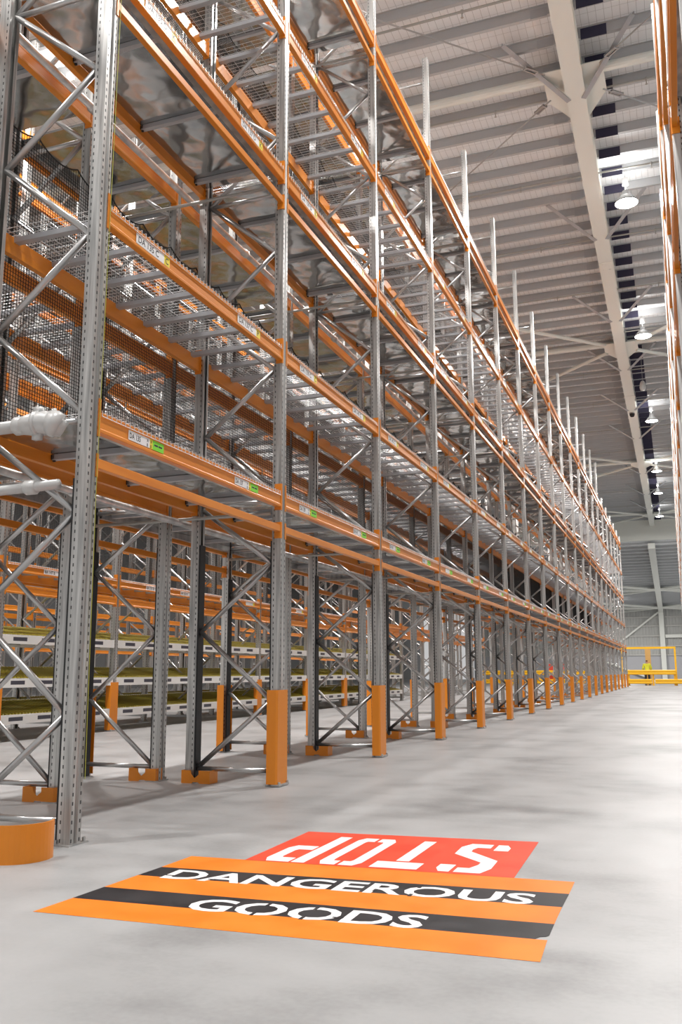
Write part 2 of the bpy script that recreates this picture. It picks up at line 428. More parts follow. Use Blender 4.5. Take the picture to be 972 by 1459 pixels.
structure('wall_back', ew, 'wall', 'grey ribbed sheet end wall far down the aisle', 'wall')
structure('wall_dado', MB().box(-26, 14, 119.9, 120.2, 0, 2.95), 'dado', 'plain grey precast panel along the foot of the far end wall', 'wall panel')
gm = MB()
for z in (3.0, 4.1, 5.35, 6.6, 7.7): gm.box(-26, 14, 119.75, 119.95, z - 0.08, z + 0.08)
structure('wall_girts', gm, 'girt', 'pale horizontal girts across the far end wall', 'girt')
gm = MB(); gm.bar((-9.0, 119.6, 2.2), (-4.0, 119.6, 0.2), 0.2, 0.2); gm.bar((-2.2, 119.6, 8.4), (-8.0, 119.6, 4.0), 0.2, 0.2)
structure('wall_brace', gm, 'cream', 'cream diagonal wall braces on the far end wall', 'brace')
gm = MB()
for z0, z1, hw in ((0, 9.0, 0.24),): gm.box(-2.34, -1.76, 119.3, 119.7, z0, z1)
structure('end_column', gm, 'cream', 'cream steel column standing against the far end wall', 'column')
gm = MB().box(-1.7, 6, 119.5, 119.7, 5.1, 5.5)
structure('wall_transom', gm, 'cream', 'cream transom beam right of the far column', 'transom')
structure('wall_left', MB().box(-34.2, -34, -6, 122, 0, 13.7), 'wall_shaded', 'grey side wall beyond the racks on the left', 'wall')

# ------------------------------------------------------------------ lamps
dome = MB().lathe([(0.05, 0.34), (0.09, 0.33), (0.11, 0.22), (0.16, 0.19), (0.27, 0.05), (0.29, 0.0), (0.28, 0.0), (0.26, 0.05), (0.15, 0.18)], 20).mesh('reflector', 'lamp_body', True)
glow = MB().lathe([(0.0, 0.008), (0.272, 0.008), (0.272, 0.02), (0.0, 0.02)], 20).mesh('diffuser', 'lamp_glow')
hook = MB().tube([(0, 0, 0.34), (0, 0, 1.12)], 0.008, 6)
hook.box(-0.07, 0.07, -0.05, 0.05, 0.50, 0.68)
hook = hook.mesh('suspension', 'lamp_body')
lamp0 = empty('high_bay_lamp', '', 'lamp', (0, 0, -5), 0, 'high bay lamps')
link('reflector', dome, lamp0); link('diffuser', glow, lamp0); link('suspension', hook, lamp0)
ld = bpy.data.lights.new('lamp_light', 'AREA'); ld.shape = 'DISK'; ld.size = 0.5; ld.energy = LAMP_W; ld.color = (1.0, 0.975, 0.95)
lo = bpy.data.objects.new('lamp_light', ld); C.objects.link(lo); lo.parent = lamp0; lo.location = (0, 0, -0.02)
lu = bpy.data.lights.new('lamp_uplight', 'AREA'); lu.shape = 'DISK'; lu.size = 0.5; lu.energy = LAMP_UP_W; lu.color = (1.0, 0.975, 0.95)
lo = bpy.data.objects.new('lamp_uplight', lu); C.objects.link(lo); lo.parent = lamp0; lo.location = (0, 0, 0.38); lo.rotation_euler = (PI, 0, 0)
first = True
for row, (pts, where) in enumerate(((AISLE_LAMPS, 'beside the big roof beam'), (FAR_LAMPS, 'behind the left racks'), (END_FILL_LAMPS, 'added unseen to light the far end'))):
    for k, (x, y) in enumerate(pts):
        lab = f'glowing white round high bay lamp {where}, {ORD[k + 1]} along'
        if first:
            lamp0.location = (x, y, LAMP_Z); lamp0['label'] = lab; first = False
        else: dup(lamp0, (x, y, LAMP_Z if y < 83 else 10.73 - (y - 79.0) * 0.072), 0, lab)
sb = MB().lathe([(0.0, -0.42), (0.10, -0.40), (0.13, -0.30), (0.11, -0.12), (0.06, -0.02), (0.0, 0.0)], 14, (-0.75, 37.0, 12.6))
sb.tube([(-0.75, 37.0, 12.6), (-0.75, 37.0, RZ)], 0.008, 6)
tag(link('hanging_beacon', sb.mesh('hanging_beacon', 'pipe_white', True)), 'small white bell-shaped fitting hanging beside the second high bay lamp', 'roof fitting')
cd = empty('dome_camera', 'small black dome camera under the big roof beam', 'camera', (rx(43), 43.0, 12.98))
link('dome', MB().lathe([(0.0, -0.22), (0.08, -0.2), (0.12, -0.12), (0.12, -0.05)], 14).mesh('dome', 'black', True), cd)
link('mount', MB().lathe([(0.13, -0.05), (0.13, 0.0), (0.0, 0.0)], 14).mesh('mount', 'lamp_body'), cd)

# ------------------------------------------------------------------ racking kit
post_prof = [(0, 0), (0, 0.034), (-0.013, 0.040), (-0.013, 0.060), (0, 0.066), (0, 0.10), (-0.085, 0.10), (-0.085, 0.070), (-0.080, 0.070), (-0.080, 0.095),
             (-0.006, 0.095), (-0.006, 0.069), (-0.018, 0.062), (-0.018, 0.038), (-0.006, 0.031), (-0.006, 0.005), (-0.080, 0.005), (-0.080, 0.030), (-0.085, 0.030), (-0.085, 0)]
rear_prof = [(-DEP - p[0], p[1]) for p in post_prof][::-1]
def zig(top):
    """Brace nodes: (front?, z)."""
    lower = [(0, 0.13), (1, 0.71), (0, 1.31), (1, 1.90), (0, 2.42)]
    upper = [(1, 2.53)]; z = 3.12; f = 0
    while z < top - 0.35: upper.append((f, z)); z += 0.585; f = 1 - f
    return lower, upper
def nodept(nd): return Vector((-0.100 if nd[0] else -DEP + 0.100, 0.05, nd[1]))
def brace_bar(mb, a, b):
    p, q = nodept(a), nodept(b)
    mb.tube([p, q], 0.022, 8)
    return mb
def foot(x0, x1):
    mb = MB().box(x0, x1, -0.03, 0.15, 0, 0.008)
    for (x, y) in ((x0 + 0.02, -0.012), (x1 - 0.02, 0.132)): mb.lathe([(0, 0.03), (0.011, 0.03), (0.011, 0.008)], 6, (x, y, 0))
    return mb
strut_zs = lambda top: [0.12, 2.47, 5.46, 8.93, top - 0.42]
_frames = {}
def frame_proto(top, detail):
    key = (top, detail)
    if key in _frames: return _frames[key]
    r = link('rack_upright_frame', None); r['category'] = 'rack frame'
    link('post', MB().prism(post_prof, 0.008, top, 'z').mesh('post', 'post'), r)
    link('post', MB().prism(rear_prof, 0.008, top, 'z').mesh('post', 'post'), r)
    lo_, up_ = zig(top)
    segs = [(a, b) for ch in (lo_, up_) for a, b in zip(ch, ch[1:])]
    if detail:
        for a, b in segs: link('brace', brace_bar(MB(), a, b).mesh('brace', 'brace', True), r)
        for z in strut_zs(top): link('strut', MB().tube([(-0.1, 0.05, z), (-DEP + 0.1, 0.05, z)], 0.02, 8).mesh('strut', 'brace', True), r)
        link('foot_plate', foot(-0.11, 0.02).mesh('foot_plate', 'galv'), r)
        link('foot_plate', foot(-DEP - 0.02, -DEP + 0.11).mesh('foot_plate', 'galv'), r)
        for x in (-0.0995, -DEP + 0.0855):
            link('edge_strip', MB().box(x, x + 0.014, 0.003, 0.097, 0.01, 2.1).mesh('edge_strip', 'black'), r)
    else:
        mb = MB()
        for a, b in segs: brace_bar(mb, a, b)
        for z in strut_zs(top): mb.bar((-0.083, 0.05, z), (-DEP + 0.083, 0.05, z), 0.042, 0.028)
        link('bracing', mb.mesh('bracing', 'brace'), r)
        mb = foot(-0.11, 0.02).merge(foot(-DEP - 0.02, -DEP + 0.11))
        link('foot_plates', mb.mesh('foot_plates', 'galv'), r)
    _frames[key] = [r, False]
    return _frames[key]
def put_frame(x, y, flip, top, detail, label, group):
    pr = frame_proto(top, detail)
    loc, rz = ((x, y + 0.1, 0), PI) if flip else ((x, y, 0), 0)
    if not pr[1]:
        pr[1] = True; r = pr[0]; r.location = loc; r.rotation_euler = (0, 0, rz); r['label'] = label; r['group'] = group
        return r
    return dup(pr[0], loc, rz, label, group)

# beams: local origin at the bay start (near edge of the near post), z = 0 at the beam top, face at x = 0
tall_prof = [(0, 0), (0.001, -0.004), (0.001, -0.030), (-0.002, -0.034), (-0.002, -0.100), (0.003, -0.108), (0.003, -0.124), (-0.002, -0.130), (-0.046, -0.130), (-0.046, 0)]
thin_prof = [(0, -0.003), (0, -0.057), (-0.003, -0.06), (-0.042, -0.06), (-0.045, -0.057), (-0.045, -0.003), (-0.042, 0), (-0.003, 0)]
def connector(far, tall, L):
    z0, z1 = (-0.157, 0.082) if tall else (-0.118, 0.027)
    y0, y1 = (L - 0.006, L - 0.001) if far else (0.101, 0.106)
    mb = MB().box(-0.062, 0.004, y0, y1, z0, z1)
    ys = (L - 0.001, L + 0.018) if far else (0.082, 0.101)
    mb.box(0.0005, 0.005, ys[0], ys[1], z0, z1)
    mb.lathe([(0, 0.0), (0.008, 0.0)], 6, (0, 0, 0)) if False else None
    return mb
def beam_mb(tall, L): return MB().prism(tall_prof if tall else thin_prof, 0.107, L - 0.007, 'y')
_bm = {}
def beam_meshes(tall, L):
    key = (tall, round(L, 2))
    if key not in _bm:
        whole = beam_mb(tall, L).merge(connector(0, tall, L)).merge(connector(1, tall, L))
        _bm[key] = (beam_mb(tall, L).mesh('beam', 'orange'), connector(0, tall, L).mesh('end_connector', 'orange'), connector(1, tall, L).mesh('end_connector', 'orange'), whole.mesh('beam', 'orange'), whole)
    return _bm[key]
_st = {}
def box_mesh(key, m, *b):
    if key not in _st: _st[key] = MB().box(*b).mesh(key[0], m)
    return _st[key]
def sticker(parent, yoff, kind, text=None, letter=None):
    """White location sticker with its coloured tag, a part of the beam."""
    if kind == 'pair':
        s = link('location_sticker', box_mesh(('location_sticker', 1), 'sticker_white', 0.0, 0.0012, 0, 0.265, -0.032, 0.032), parent, (0.001, yoff, -0.066))
        link('green_tag', box_mesh(('green_tag', 1), 'sticker_green', 0.0, 0.0013, 0.285, 0.425, -0.032, 0.032), s)
        link('yellow_tag', box_mesh(('yellow_tag', 1), 'sticker_yellow', 0.0, 0.0013, 0.250, 0.285, -0.032, 0.032), s)
        runs = [(text, 0.012, -0.018, 0.050, 0.82)] if text else []
        if text: runs += [('A', 0.215, 0.004, 0.03, 0.8), ('B', 0.215, -0.027, 0.03, 0.8), ('A', 0.258, 0.004, 0.028, 0.8), ('B', 0.258, -0.027, 0.028, 0.8)]
        if text: link('tag_marks', box_mesh(('tag_marks', 1), 'ink', 0.0, 0.0016, 0.305, 0.350, -0.004, 0.008), s); link('tag_marks', box_mesh(('tag_marks', 2), 'ink', 0.0, 0.0016, 0.358, 0.405, -0.004, 0.008), s)
    else:
        s = link('location_sticker', box_mesh(('location_sticker', 2), 'sticker_white', 0.0, 0.0012, 0, 0.35, -0.036, 0.036), parent, (0.001, yoff, -0.066))
        link('yellow_tag', box_mesh(('yellow_tag', 2), 'sticker_yellow', 0.0, 0.0013, 0.350, 0.425, -0.036, 0.036), s)
        runs = [(text, 0.025, -0.021, 0.062, 1.0), (letter, 0.367, -0.021, 0.062, 1.0)] if text else []
    if text:
        for body, y, z, size, sx in runs:
            me = text_mesh(body, size, 'ink', sx, 0.0007)
            o = link('lettering', me, s, (0.0021, y, z))
            o.rotation_euler = (PI / 2, 0, PI / 2)
    return s

beams = []    # (priority, x, y, z, flip, tall, L, label, group, sticker info)
def want_beam(pr, x, y, z, flip, tall, L, label, group, st=None): beams.append((pr, x, y, z, flip, tall, L, label, group, st))

def dist(x, y): return math.hypot(x, y)
LEV = [(1, Z1, True, 'first deck level'), (2, Z2, True, 'second deck level'), (3, Z3, True, 'third deck level'), (4, Z4, True, 'fourth deck level'), (5, Z5, True, 'top deck level')]
THIN = [(1, T1, 'just under the first deck'), (3, T3, 'just under the third deck'), (5, T5, 'just under the top deck')]

NF = 21
AY = [Y0 + BAY * i for i in range(NF)]
topA = lambda i: TOP if i < 15 else 9.62
for i, y in enumerate(AY):
    nm = 'nearest upright frame of the front left rack, by the curved orange guard' if i == 0 else f'upright frame of front left rack, {ORD[i + 1]} from the near end'
    put_frame(AX, y, False, topA(i), i < 9, nm, 'upright frames of the front left rack')
for i in range(NF - 1):
    n = ORD[i + 1] ; y = AY[i]
    for lv, z, tall, wd in LEV:
        st = None
        if i < 13 and lv != 5: st = (lv, i)
        t = f' with stickers DA {135 + 4 * i} and DA {137 + 4 * i}' if st and i < 4 else ''
        want_beam((1.0 if lv < 5 else 1.0) * dist(AX, y), AX, y, z, False, tall, BAY, (f'orange front beam at {wd}{t}, {n} bay' if t else f'orange front beam at {wd} of front left rack, {n} bay'), 'front beams of the front left rack', st)
        want_beam(1.35 * dist(AX, y) + (2 if lv == 1 else 0), AX - DEP, y, z, True, tall, BAY, f'orange rear beam at {wd} of front left rack, {n} bay', 'rear beams of the front left rack')
    for lv, z, wd in THIN:
        want_beam(dist(AX, y) * 1.05, AX, y, z, False, False, BAY, f'thin orange beam {wd} of front left rack, {n} bay', 'thin beams of the front left rack')

# second rack, back to back
BY = [2.95, 5.75, 7.15] + [7.15 + BAY * k for k in range(1, 19)]
for k, y in enumerate(BY):
    if k == 0: continue
    put_frame(BOUT, y, True, TOP if k < 16 else 9.62, k < 5, f'upright frame of the second left rack, {ORD[k]} from the near end', 'upright frames of the second rack')
for k in range(len(BY) - 1):
    y, L = BY[k], BY[k + 1] - BY[k]; n = ORD[k + 1]
    for lv, z, tall, wd in LEV:
        want_beam(1.4 * dist(BIN, y + 1) + 1, BIN, y, z, False, tall, L, f'orange inner beam at {wd} of the second rack, {n} bay', 'inner beams of the second rack')
        want_beam(1.6 * dist(BOUT, y + 1) + 1, BOUT, y, z, True, tall, L, f'orange aisle side beam at {wd} of the second rack, {n} bay', 'outer beams of the second rack')
    want_beam(1.9 * dist(BOUT, y + 1), BOUT, y, T1, True, False, L, f'thin orange beam just under the first deck of the second rack, {n} bay', 'thin beams of the second rack')

# rack across the far-left aisle with its back-to-back partner, and one more beyond
CY = [7.35 + BAY * k - BAY for k in range(0, 15)]
for k, y in enumerate(CY):
    put_frame(CX, y, False, TOP, False, f'upright frame of rack across the left aisle, {ORD[k + 1]} from near end', 'upright frames of the rack across the left aisle')
    put_frame(DX, y, True, TOP, False, f'upright frame of rear rack beyond left aisle, {ORD[k + 1]} from near end', 'upright frames of the rear rack beyond the left aisle')
for k in range(len(CY) - 1):
    y = CY[k]; n = ORD[k + 1]
    for lv, z, tall, wd in LEV:
        want_beam((1.5 if lv == 1 else 2.0) * dist(CX, y + 2), CX, y, z, False, tall, BAY, f'orange front beam at {wd} across the left aisle, {n} bay', 'front beams across the left aisle', ('BA', k) if lv == 1 else None)
        want_beam(2.6 * dist(CX, y + 2), CX - DEP, y, z, True, tall, BAY, f'orange rear beam at {wd} across the left aisle, {n} bay', 'rear beams across the left aisle')
        want_beam(3.0 * dist(DX, y + 2), DX + DEP, y, z, False, tall, BAY, f'orange inner beam at {wd} of rear rack beyond left aisle, {n} bay', 'inner beams of the rear rack')
    want_beam(2.0 * dist(CX, y + 2), CX, y, 2.22, False, True, BAY, f'orange lower beam under the first deck across the left aisle, {n} bay', 'lower beams across the left aisle')
EY = [9.0 + BAY * k for k in range(0, 13)]
for k, y in enumerate(EY):
    put_frame(EX, y, False, 9.62, False, f'upright frame of the farthest rack on the left, {ORD[k + 1]} from the near end', 'upright frames of the farthest rack')
for k in range(len(EY) - 1):
    for lv, z, tall, wd in LEV[:4]:
        want_beam(4.0 * dist(EX, EY[k]), EX, EY[k], z, False, tall, BAY, f'orange front beam at {wd} of the farthest left rack, {ORD[k + 1]} bay', 'front beams of the farthest rack')
    want_beam(4.0 * dist(EX, EY[k]), EX, EY[k], 1.6, False, tall, BAY, f'orange low beam of the farthest left rack, {ORD[k + 1]} bay', 'low beams of the farthest rack')

for k, y in enumerate(EY[:10]):
    put_frame(EX - 2.1, y, True, 9.62, False, f'upright frame of the row behind the farthest left rack, {ORD[k + 1]} from near end', 'upright frames behind the farthest rack')
    put_frame(GX, y + 3, False, 9.62, False, f'upright frame of the last row at far left, {ORD[k + 1]} from near end', 'upright frames of the last row')
for k in range(9):
    for lv, z, tall, wd in LEV[:4]:
        want_beam(500 + k, EX - 2.1, EY[k], z, True, tall, BAY, 'far beam', 'far beams'); want_beam(600 + k, GX, EY[k] + 3, z, False, tall, BAY, 'far beam', 'far beams')

# right-hand rack seen edge on
RY = [RY0 + BAY * k for k in range(0, 21)]
for k, y in enumerate(RY):
    put_frame(RX, y, True, TOP, False, f'upright frame of the rack along the right edge, {ORD[k + 1]} from the near end', 'upright frames of the right rack')
for k in range(len(RY) - 1):
    y = RY[k]; n = ORD[k + 1]
    for lv, z, tall, wd in LEV:
        want_beam(1.25 * dist(RX, y) + (0 if lv > 1 else 20), RX, y, z, True, tall, BAY, f'orange beam at {wd} of the right edge rack, {n} bay', 'front beams of the right rack')
    for lv, z, wd in THIN[1:]:
        want_beam(1.3 * dist(RX, y), RX, y, z, True, False, BAY, f'thin orange beam {wd} of the right edge rack, {n} bay', 'thin beams of the right rack')

beams.sort(key=lambda b: b[0])
TAGL = ['C', 'P', 'E', 'B', 'F', 'H', 'K', 'L']
rest = MB()
for j, (pr, x, y, z, flip, tall, L, label, group, st) in enumerate(beams):
    bm, c0, c1, whole, wmb = beam_meshes(tall, L)
    loc, rz = ((x, y + L + 0.1, z), PI) if flip else ((x, y, z), 0)
    if j >= 300:
        rest.merge(wmb, loc, rz); continue
    near = dist(x, y) < 16
    o = link('rack_beam', bm if near else whole, None, loc, rz)
    tag(o, label, 'rack beam', group)
    if near:
        link('end_connector', c0, o); link('end_connector', c1, o)
    if st:
        if st[0] == 'BA':
            t = f'BA {139 + 4 * st[1]} B' if st[1] < 4 else None
            sticker(o, 0.9, 'one', t, 'B'); sticker(o, 2.1, 'one', f'BA {141 + 4 * st[1]} B' if t else None, 'B')
        else:
            lv, i = st
            for q, yo in enumerate((0.41, 1.90)):
                num = 135 + 4 * i + 2 * q
                if lv == 1: sticker(o, yo, 'pair', f'DA {num}' if i < 3 else None)
                else: sticker(o, yo, 'one', f'DA {num} {" BCDE"[lv]}' if i < 4 else None, ('C' if q == 0 else 'P') if lv == 2 else 'K')
if rest.v:
    o = link('rack_beams', rest.mesh('rack_beams', 'orange')); tag(o, 'mass of more distant orange beams on the racks', 'rack beams', None, 'stuff')

# mesh decks: wires front to back with a bent edge over the front beam, support channels below
def deck_mesh(L):
    mb = MB(); w = 0.0026
    def wire(p, q):
        p, q = Vector(p), Vector(q); d = (q - p).normalized()
        up = Vector((0, 0, 1)) if abs(d.z) < 0.9 else Vector((1, 0, 0))
        a = d.cross(up).normalized() * w; b = a.cross(d).normalized() * w
        vs = [p - a - b * 0.6, p + a - b * 0.6, p + b, q - a - b * 0.6, q + a - b * 0.6, q + b]
        mb.add(vs, [(0, 1, 4, 3), (1, 2, 5, 4), (2, 0, 3, 5)])
    y = 0.12
    while y < L - 0.02:
        wire((-DEP + 0.01, y, 0.010), (-0.004, y, 0.010))
        wire((0.006, y, 0.012), (0.006, y, -0.026)); wire((-0.004, y, 0.010), (0.006, y, 0.012))
        y += 0.05
    x = -0.03
    while x > -DEP: wire((x, 0.115, 0.005), (x, L - 0.015, 0.005)); x -= 0.10
    wire((0.006, 0.115, -0.024), (0.006, L - 0.015, -0.024))
    return mb.mesh('wire_mesh', 'wire')
_dk = {}
bar_mb = MB().prism([(-0.03, 0.0), (-0.03, -0.004), (-0.026, -0.035), (0.026, -0.035), (0.03, -0.004), (0.03, 0.0)], -DEP + 0.02, -0.02, 'x')
bar_me = bar_mb.mesh('support_bar', 'channel')
def deck(x, y, z, flip, L, label, group, parts=True):
    if round(L, 2) not in _dk: _dk[round(L, 2)] = deck_mesh(L)
    loc, rz = ((x, y + L + 0.1, z), PI) if flip else ((x, y, z), 0)
    o = link('wire_mesh_deck', _dk[round(L, 2)], None, loc, rz); tag(o, label, 'mesh deck', group)
    n = max(2, round(7 * L / BAY))
    if parts:
        for k in range(n): link('support_bar', bar_me, o, (0, 0.25 + (L - 0.4) * k / (n - 1), -0.0))
    else:
        key = ('bars', round(L, 2))
        if key not in _dk:
            mb = MB()
            for k in range(n): mb.merge(bar_mb, (0, 0.25 + (L - 0.4) * k / (n - 1), 0))
            _dk[key] = mb.mesh('support_bars', 'channel')
        link('support_bars', _dk[key], o)
    return o
for i in range(NF - 1):
    for lv, z, tall, wd in LEV:
        deck(AX, AY[i], z, False, BAY, f'wire mesh deck at {wd} of the front left rack, {ORD[i + 1]} bay', 'mesh decks of the front left rack', i < 5 and lv in (2, 4))
for k in range(0, 9):
    for lv, z, tall, wd in (LEV[1], LEV[3]):
        deck(BOUT, BY[k], z, True, BY[k + 1] - BY[k], f'wire mesh deck at {wd} of the second rack, {ORD[k + 1]} bay', 'mesh decks of the second rack', k < 4)
for k in range(0, 7):
    for lv, z, tall, wd in (LEV[0], LEV[1], LEV[2], LEV[3]):
        deck(CX, CY[k], z, False, BAY, f'wire mesh deck at {wd} across the left aisle, {ORD[k + 1]} bay', 'mesh decks across the left aisle', False)
for k in range(len(RY) - 1):
    for lv, z, tall, wd in LEV[2:]:
        deck(RX, RY[k], z, True, BAY, f'wire mesh deck at {wd} of the right edge rack, {ORD[k + 1]} bay', 'mesh decks of the right rack', False)

# solid steel barrier sheets under the first, third and top decks
def sheet_thing(x, y, z, flip, L, label, group):
    loc, rz = ((x, y + L + 0.1, z), PI) if flip else ((x, y, z), 0)
    if ('s', round(L, 2)) not in _dk:
        _dk[('s', round(L, 2))] = MB().box(-DEP + 0.05, -0.05, 0.11, L - 0.01, -0.004, 0.0).mesh('barrier_sheet', 'sheet')
        _dk[('r', round(L, 2))] = MB().prism([(-0.055, -0.075), (-0.105, -0.075), (-0.105, -0.005), (-0.098, -0.005), (-0.098, -0.068), (-0.062, -0.068), (-0.062, -0.005), (-0.055, -0.005)], 0.11, L - 0.01, 'y').mesh('edge_rail', 'galv')
    o = link('barrier_sheet', _dk[('s', round(L, 2))], None, loc, rz); tag(o, label, 'steel sheet', group)
    link('edge_rail', _dk[('r', round(L, 2))], o)
    if 'x' not in _dk:
        mb = MB().prism([(-0.022, -0.005), (-0.022, -0.045), (0.022, -0.045), (0.022, -0.005), (0.016, -0.005), (0.016, -0.039), (-0.016, -0.039), (-0.016, -0.005)], -DEP + 0.055, -0.06, 'x')
        _dk['x'] = mb.mesh('cross_channel', 'channel')
        mb = MB().box(-DEP + 0.047, -DEP + 0.075, -0.022, 0.022, -0.04, -0.006)
        mb.lathe([(0, -0.056), (0.012, -0.054), (0.012, -0.04)], 6, (-DEP + 0.06, 0, 0))
        _dk['c'] = mb.mesh('black_clip', 'black')
    for k in range(3 if L > 2 else 1):
        yy = L * (k + 0.75) / 3 + 0.05
        b = link('cross_channel', _dk['x'], o, (0, yy, -0.002))
        link('black_clip', _dk['c'], b)
    return o
for i in range(NF - 1):
    for lv, z, wd in ((1, Z1 - 0.042, 'first'), (3, Z3 - 0.042, 'third'), (5, Z5 - 0.042, 'top')):
        sheet_thing(AX, AY[i], z, False, BAY, f'shiny steel sheet under the {wd} deck of front left rack, {ORD[i + 1]} bay', 'steel sheets of the front left rack')
for k in range(0, 8):
    for lv, z, wd in ((1, Z1 - 0.02, 'first'), (3, Z3 - 0.02, 'third'), (5, Z5 - 0.02, 'top')):
        sheet_thing(BOUT, BY[k], z, True, BY[k + 1] - BY[k], f'shiny galvanised sheet at the {wd} deck of the second rack, {ORD[k + 1]} bay', 'steel sheets of the second rack')

for k in range(len(RY) - 1):
    for z, wd in ((Z3 - 0.02, 'third'), (Z5 - 0.02, 'top')):
        sheet_thing(RX, RY[k], z, True, BAY, f'shiny galvanised sheet at the {wd} deck of the right edge rack, {ORD[k + 1]} bay', 'steel sheets of the right rack')

# black safety nets hung behind the front rack
def net_mesh(L, z0, z1):
    mb = MB(); w = 0.0024
    def wire(p, q):
        p, q = Vector(p), Vector(q); d = (q - p).normalized()
        up = Vector((1, 0, 0)); a = d.cross(up).normalized() * w; b = up * w
        mb.add([p - a - b * 0.6, p + a - b * 0.6, p + b, q - a - b * 0.6, q + a - b * 0.6, q + b], [(0, 1, 4, 3), (1, 2, 5, 4), (2, 0, 3, 5)])
    sag = lambda y: z1 - 0.07 * abs(math.sin(PI * (y / L) * 6)) ** 0.8
    step = 0.027; n = int(round(L / step))
    for k in range(n + 1):
        y = k * L / n; wire((0, y, z0), (0, y, sag(y)))
    z = z0
    while z < z1 - 0.1: wire((0, 0, z), (0, L, z)); z += 0.027
    pts = [(0, L * t / 48, sag(L * t / 48)) for t in range(49)]
    mb.tube(pts, 0.006, 5)
    return mb.mesh('net', 'net')
netA, netB = net_mesh(BAY, 2.50, 4.86), net_mesh(BAY, 5.72, 7.9)
for i in range(16):
    o = link('safety_net', netA, None, (AX - DEP - 0.055, AY[i] + 0.05, 0)); tag(o, f'black safety net behind the second deck of front left rack, {ORD[i + 1]} bay', 'safety net', 'lower black nets')
    o = link('safety_net', netB, None, (AX - DEP - 0.055, AY[i] + 0.05, 0)); tag(o, f'black safety net behind the fourth deck of front left rack, {ORD[i + 1]} bay', 'safety net', 'upper black nets')

gap_dark_net = net_mesh(BAY, 2.50, 4.3)  # nets added behind this rack to darken the bright gaps there
for k in range(1, 8):
    o = link('safety_net', gap_dark_net, None, (CX - DEP - 0.05, CY[k] + 0.05, 0)); tag(o, f'black safety net behind the second deck across the left aisle, {ORD[k + 1]} bay', 'safety net', 'black nets across the left aisle')

# column guards
gprof = [(-0.088, -0.066), (-0.004, -0.066), (0.010, -0.050), (0.010, 0.150), (-0.004, 0.166), (-0.088, 0.166), (-0.088, 0.160), (-0.007, 0.160), (0.004, 0.147), (0.004, -0.047), (-0.007, -0.060), (-0.088, -0.060)]
g0 = empty('column_guard', '', 'column guard', (0, 0, -9), 0)
link('shell', MB().prism(gprof, 0.022, 0.80, 'z').mesh('shell', 'guard'), g0)
gb = MB().box(-0.05, 0.03, -0.05, 0.15, 0.0085, 0.022)
for y in (-0.035, 0.135): gb.lathe([(0, 0.04), (0.012, 0.04), (0.012, 0.008)], 6, (0.02, y, 0))
link('foot_bracket', gb.mesh('foot_bracket', 'galv'), g0)
gfirst = True
def guard(x, y, flip, label, group):
    global gfirst
    loc, rz = ((x, y + 0.1, 0), PI) if flip else ((x, y, 0), 0)
    if gfirst:
        g0.location = loc; g0.rotation_euler = (0, 0, rz); g0['label'] = label; g0['group'] = group; gfirst = False
    else: dup(g0, loc, rz, label, group)
for i in range(1, NF):
    lab = 'tall orange column guard nearest the painted floor sign' if i == 1 else f'orange column guard on the aisle side, front left rack, {ORD[i]} from near end'
    guard(AX, AY[i], False, lab, 'orange column guards along the aisle')
for k in range(2, len(BY)):
    guard(BOUT, BY[k], True, f'orange column guard on the far side of second rack, {ORD[k - 1]} from near end', 'orange column guards of the second rack')
for k in range(0, 9):
    guard(CX, CY[k], False, f'orange column guard on rack across left aisle, {ORD[k + 1]} from near end', 'orange column guards across the left aisle')
for k in range(len(RY)):
    guard(RX, RY[k], True, f'orange column guard on the right edge rack, {ORD[k + 1]} from the near end', 'orange column guards of the right rack')

# small notched foot protectors at the inner posts
fm = MB()
fm.prism([(0.0, 0.0), (0.10, 0.0), (0.115, 0.012), (0.165, 0.012), (0.18, 0.0), (0.28, 0.0), (0.28, 0.11), (0.17, 0.11), (0.17, 0.075), (0.13, 0.045), (0.10, 0.075), (0.09, 0.11), (0.0, 0.11)], -0.045, -0.039, 'y')
fm.box(0.0, 0.006, -0.039, 0.10, 0.0, 0.11); fm.box(0.274, 0.28, -0.039, 0.10, 0.0, 0.11)
fme = fm.mesh('foot_protector', 'guard')
for i in range(1, 14):
    tag(link('foot_protector', fme, None, (AX - DEP - 0.01, AY[i], 0)), f'small notched orange foot protector on the rear post of front left frame {i + 1}', 'foot protector', 'foot protectors of the front left rack')
for k in range(1, 14):
    tag(link('foot_protector', fme, None, (BIN - 0.285, BY[k], 0)), f'small notched orange foot protector on the inner post of second rack frame {k}', 'foot protector', 'foot protectors of the second rack')

# pipes in the racks
def pipe_thing(name, pts, r, m, label, cat, couplings=(), group=None):
    t = link(name, MB().tube(pts, r, 12).mesh(name, m, True)); tag(t, label, cat, group)
    for p, d in couplings:
        p, d = Vector(p), Vector(d).normalized()
        mb = MB().tube([p - d * 0.045, p - d * 0.03, p + d * 0.03, p + d * 0.045], [r * 1.1, r * 1.45, r * 1.45, r * 1.1], 12)
        link('coupling', mb.mesh('coupling', m, True), t)
    return t
pipe_thing('flue_sprinkler_pipe', [(-4.29, 2.5, 5.58), (-4.29, 60.3, 5.58)], 0.032, 'galv', 'long sprinkler pipe between the back-to-back racks at the third deck', 'sprinkler pipe', [((-4.29, y, 5.58), (0, 1, 0)) for y in (5.6, 8.4, 11.2, 14.0)])
pipe_thing('flue_sprinkler_pipe', [(-4.29, 2.5, 2.32), (-4.29, 60.3, 2.32)], 0.032, 'galv', 'long sprinkler pipe between the back-to-back racks under the first deck', 'sprinkler pipe', [((-4.29, y, 2.32), (0, 1, 0)) for y in (5.6, 8.4, 11.2, 14.0)])
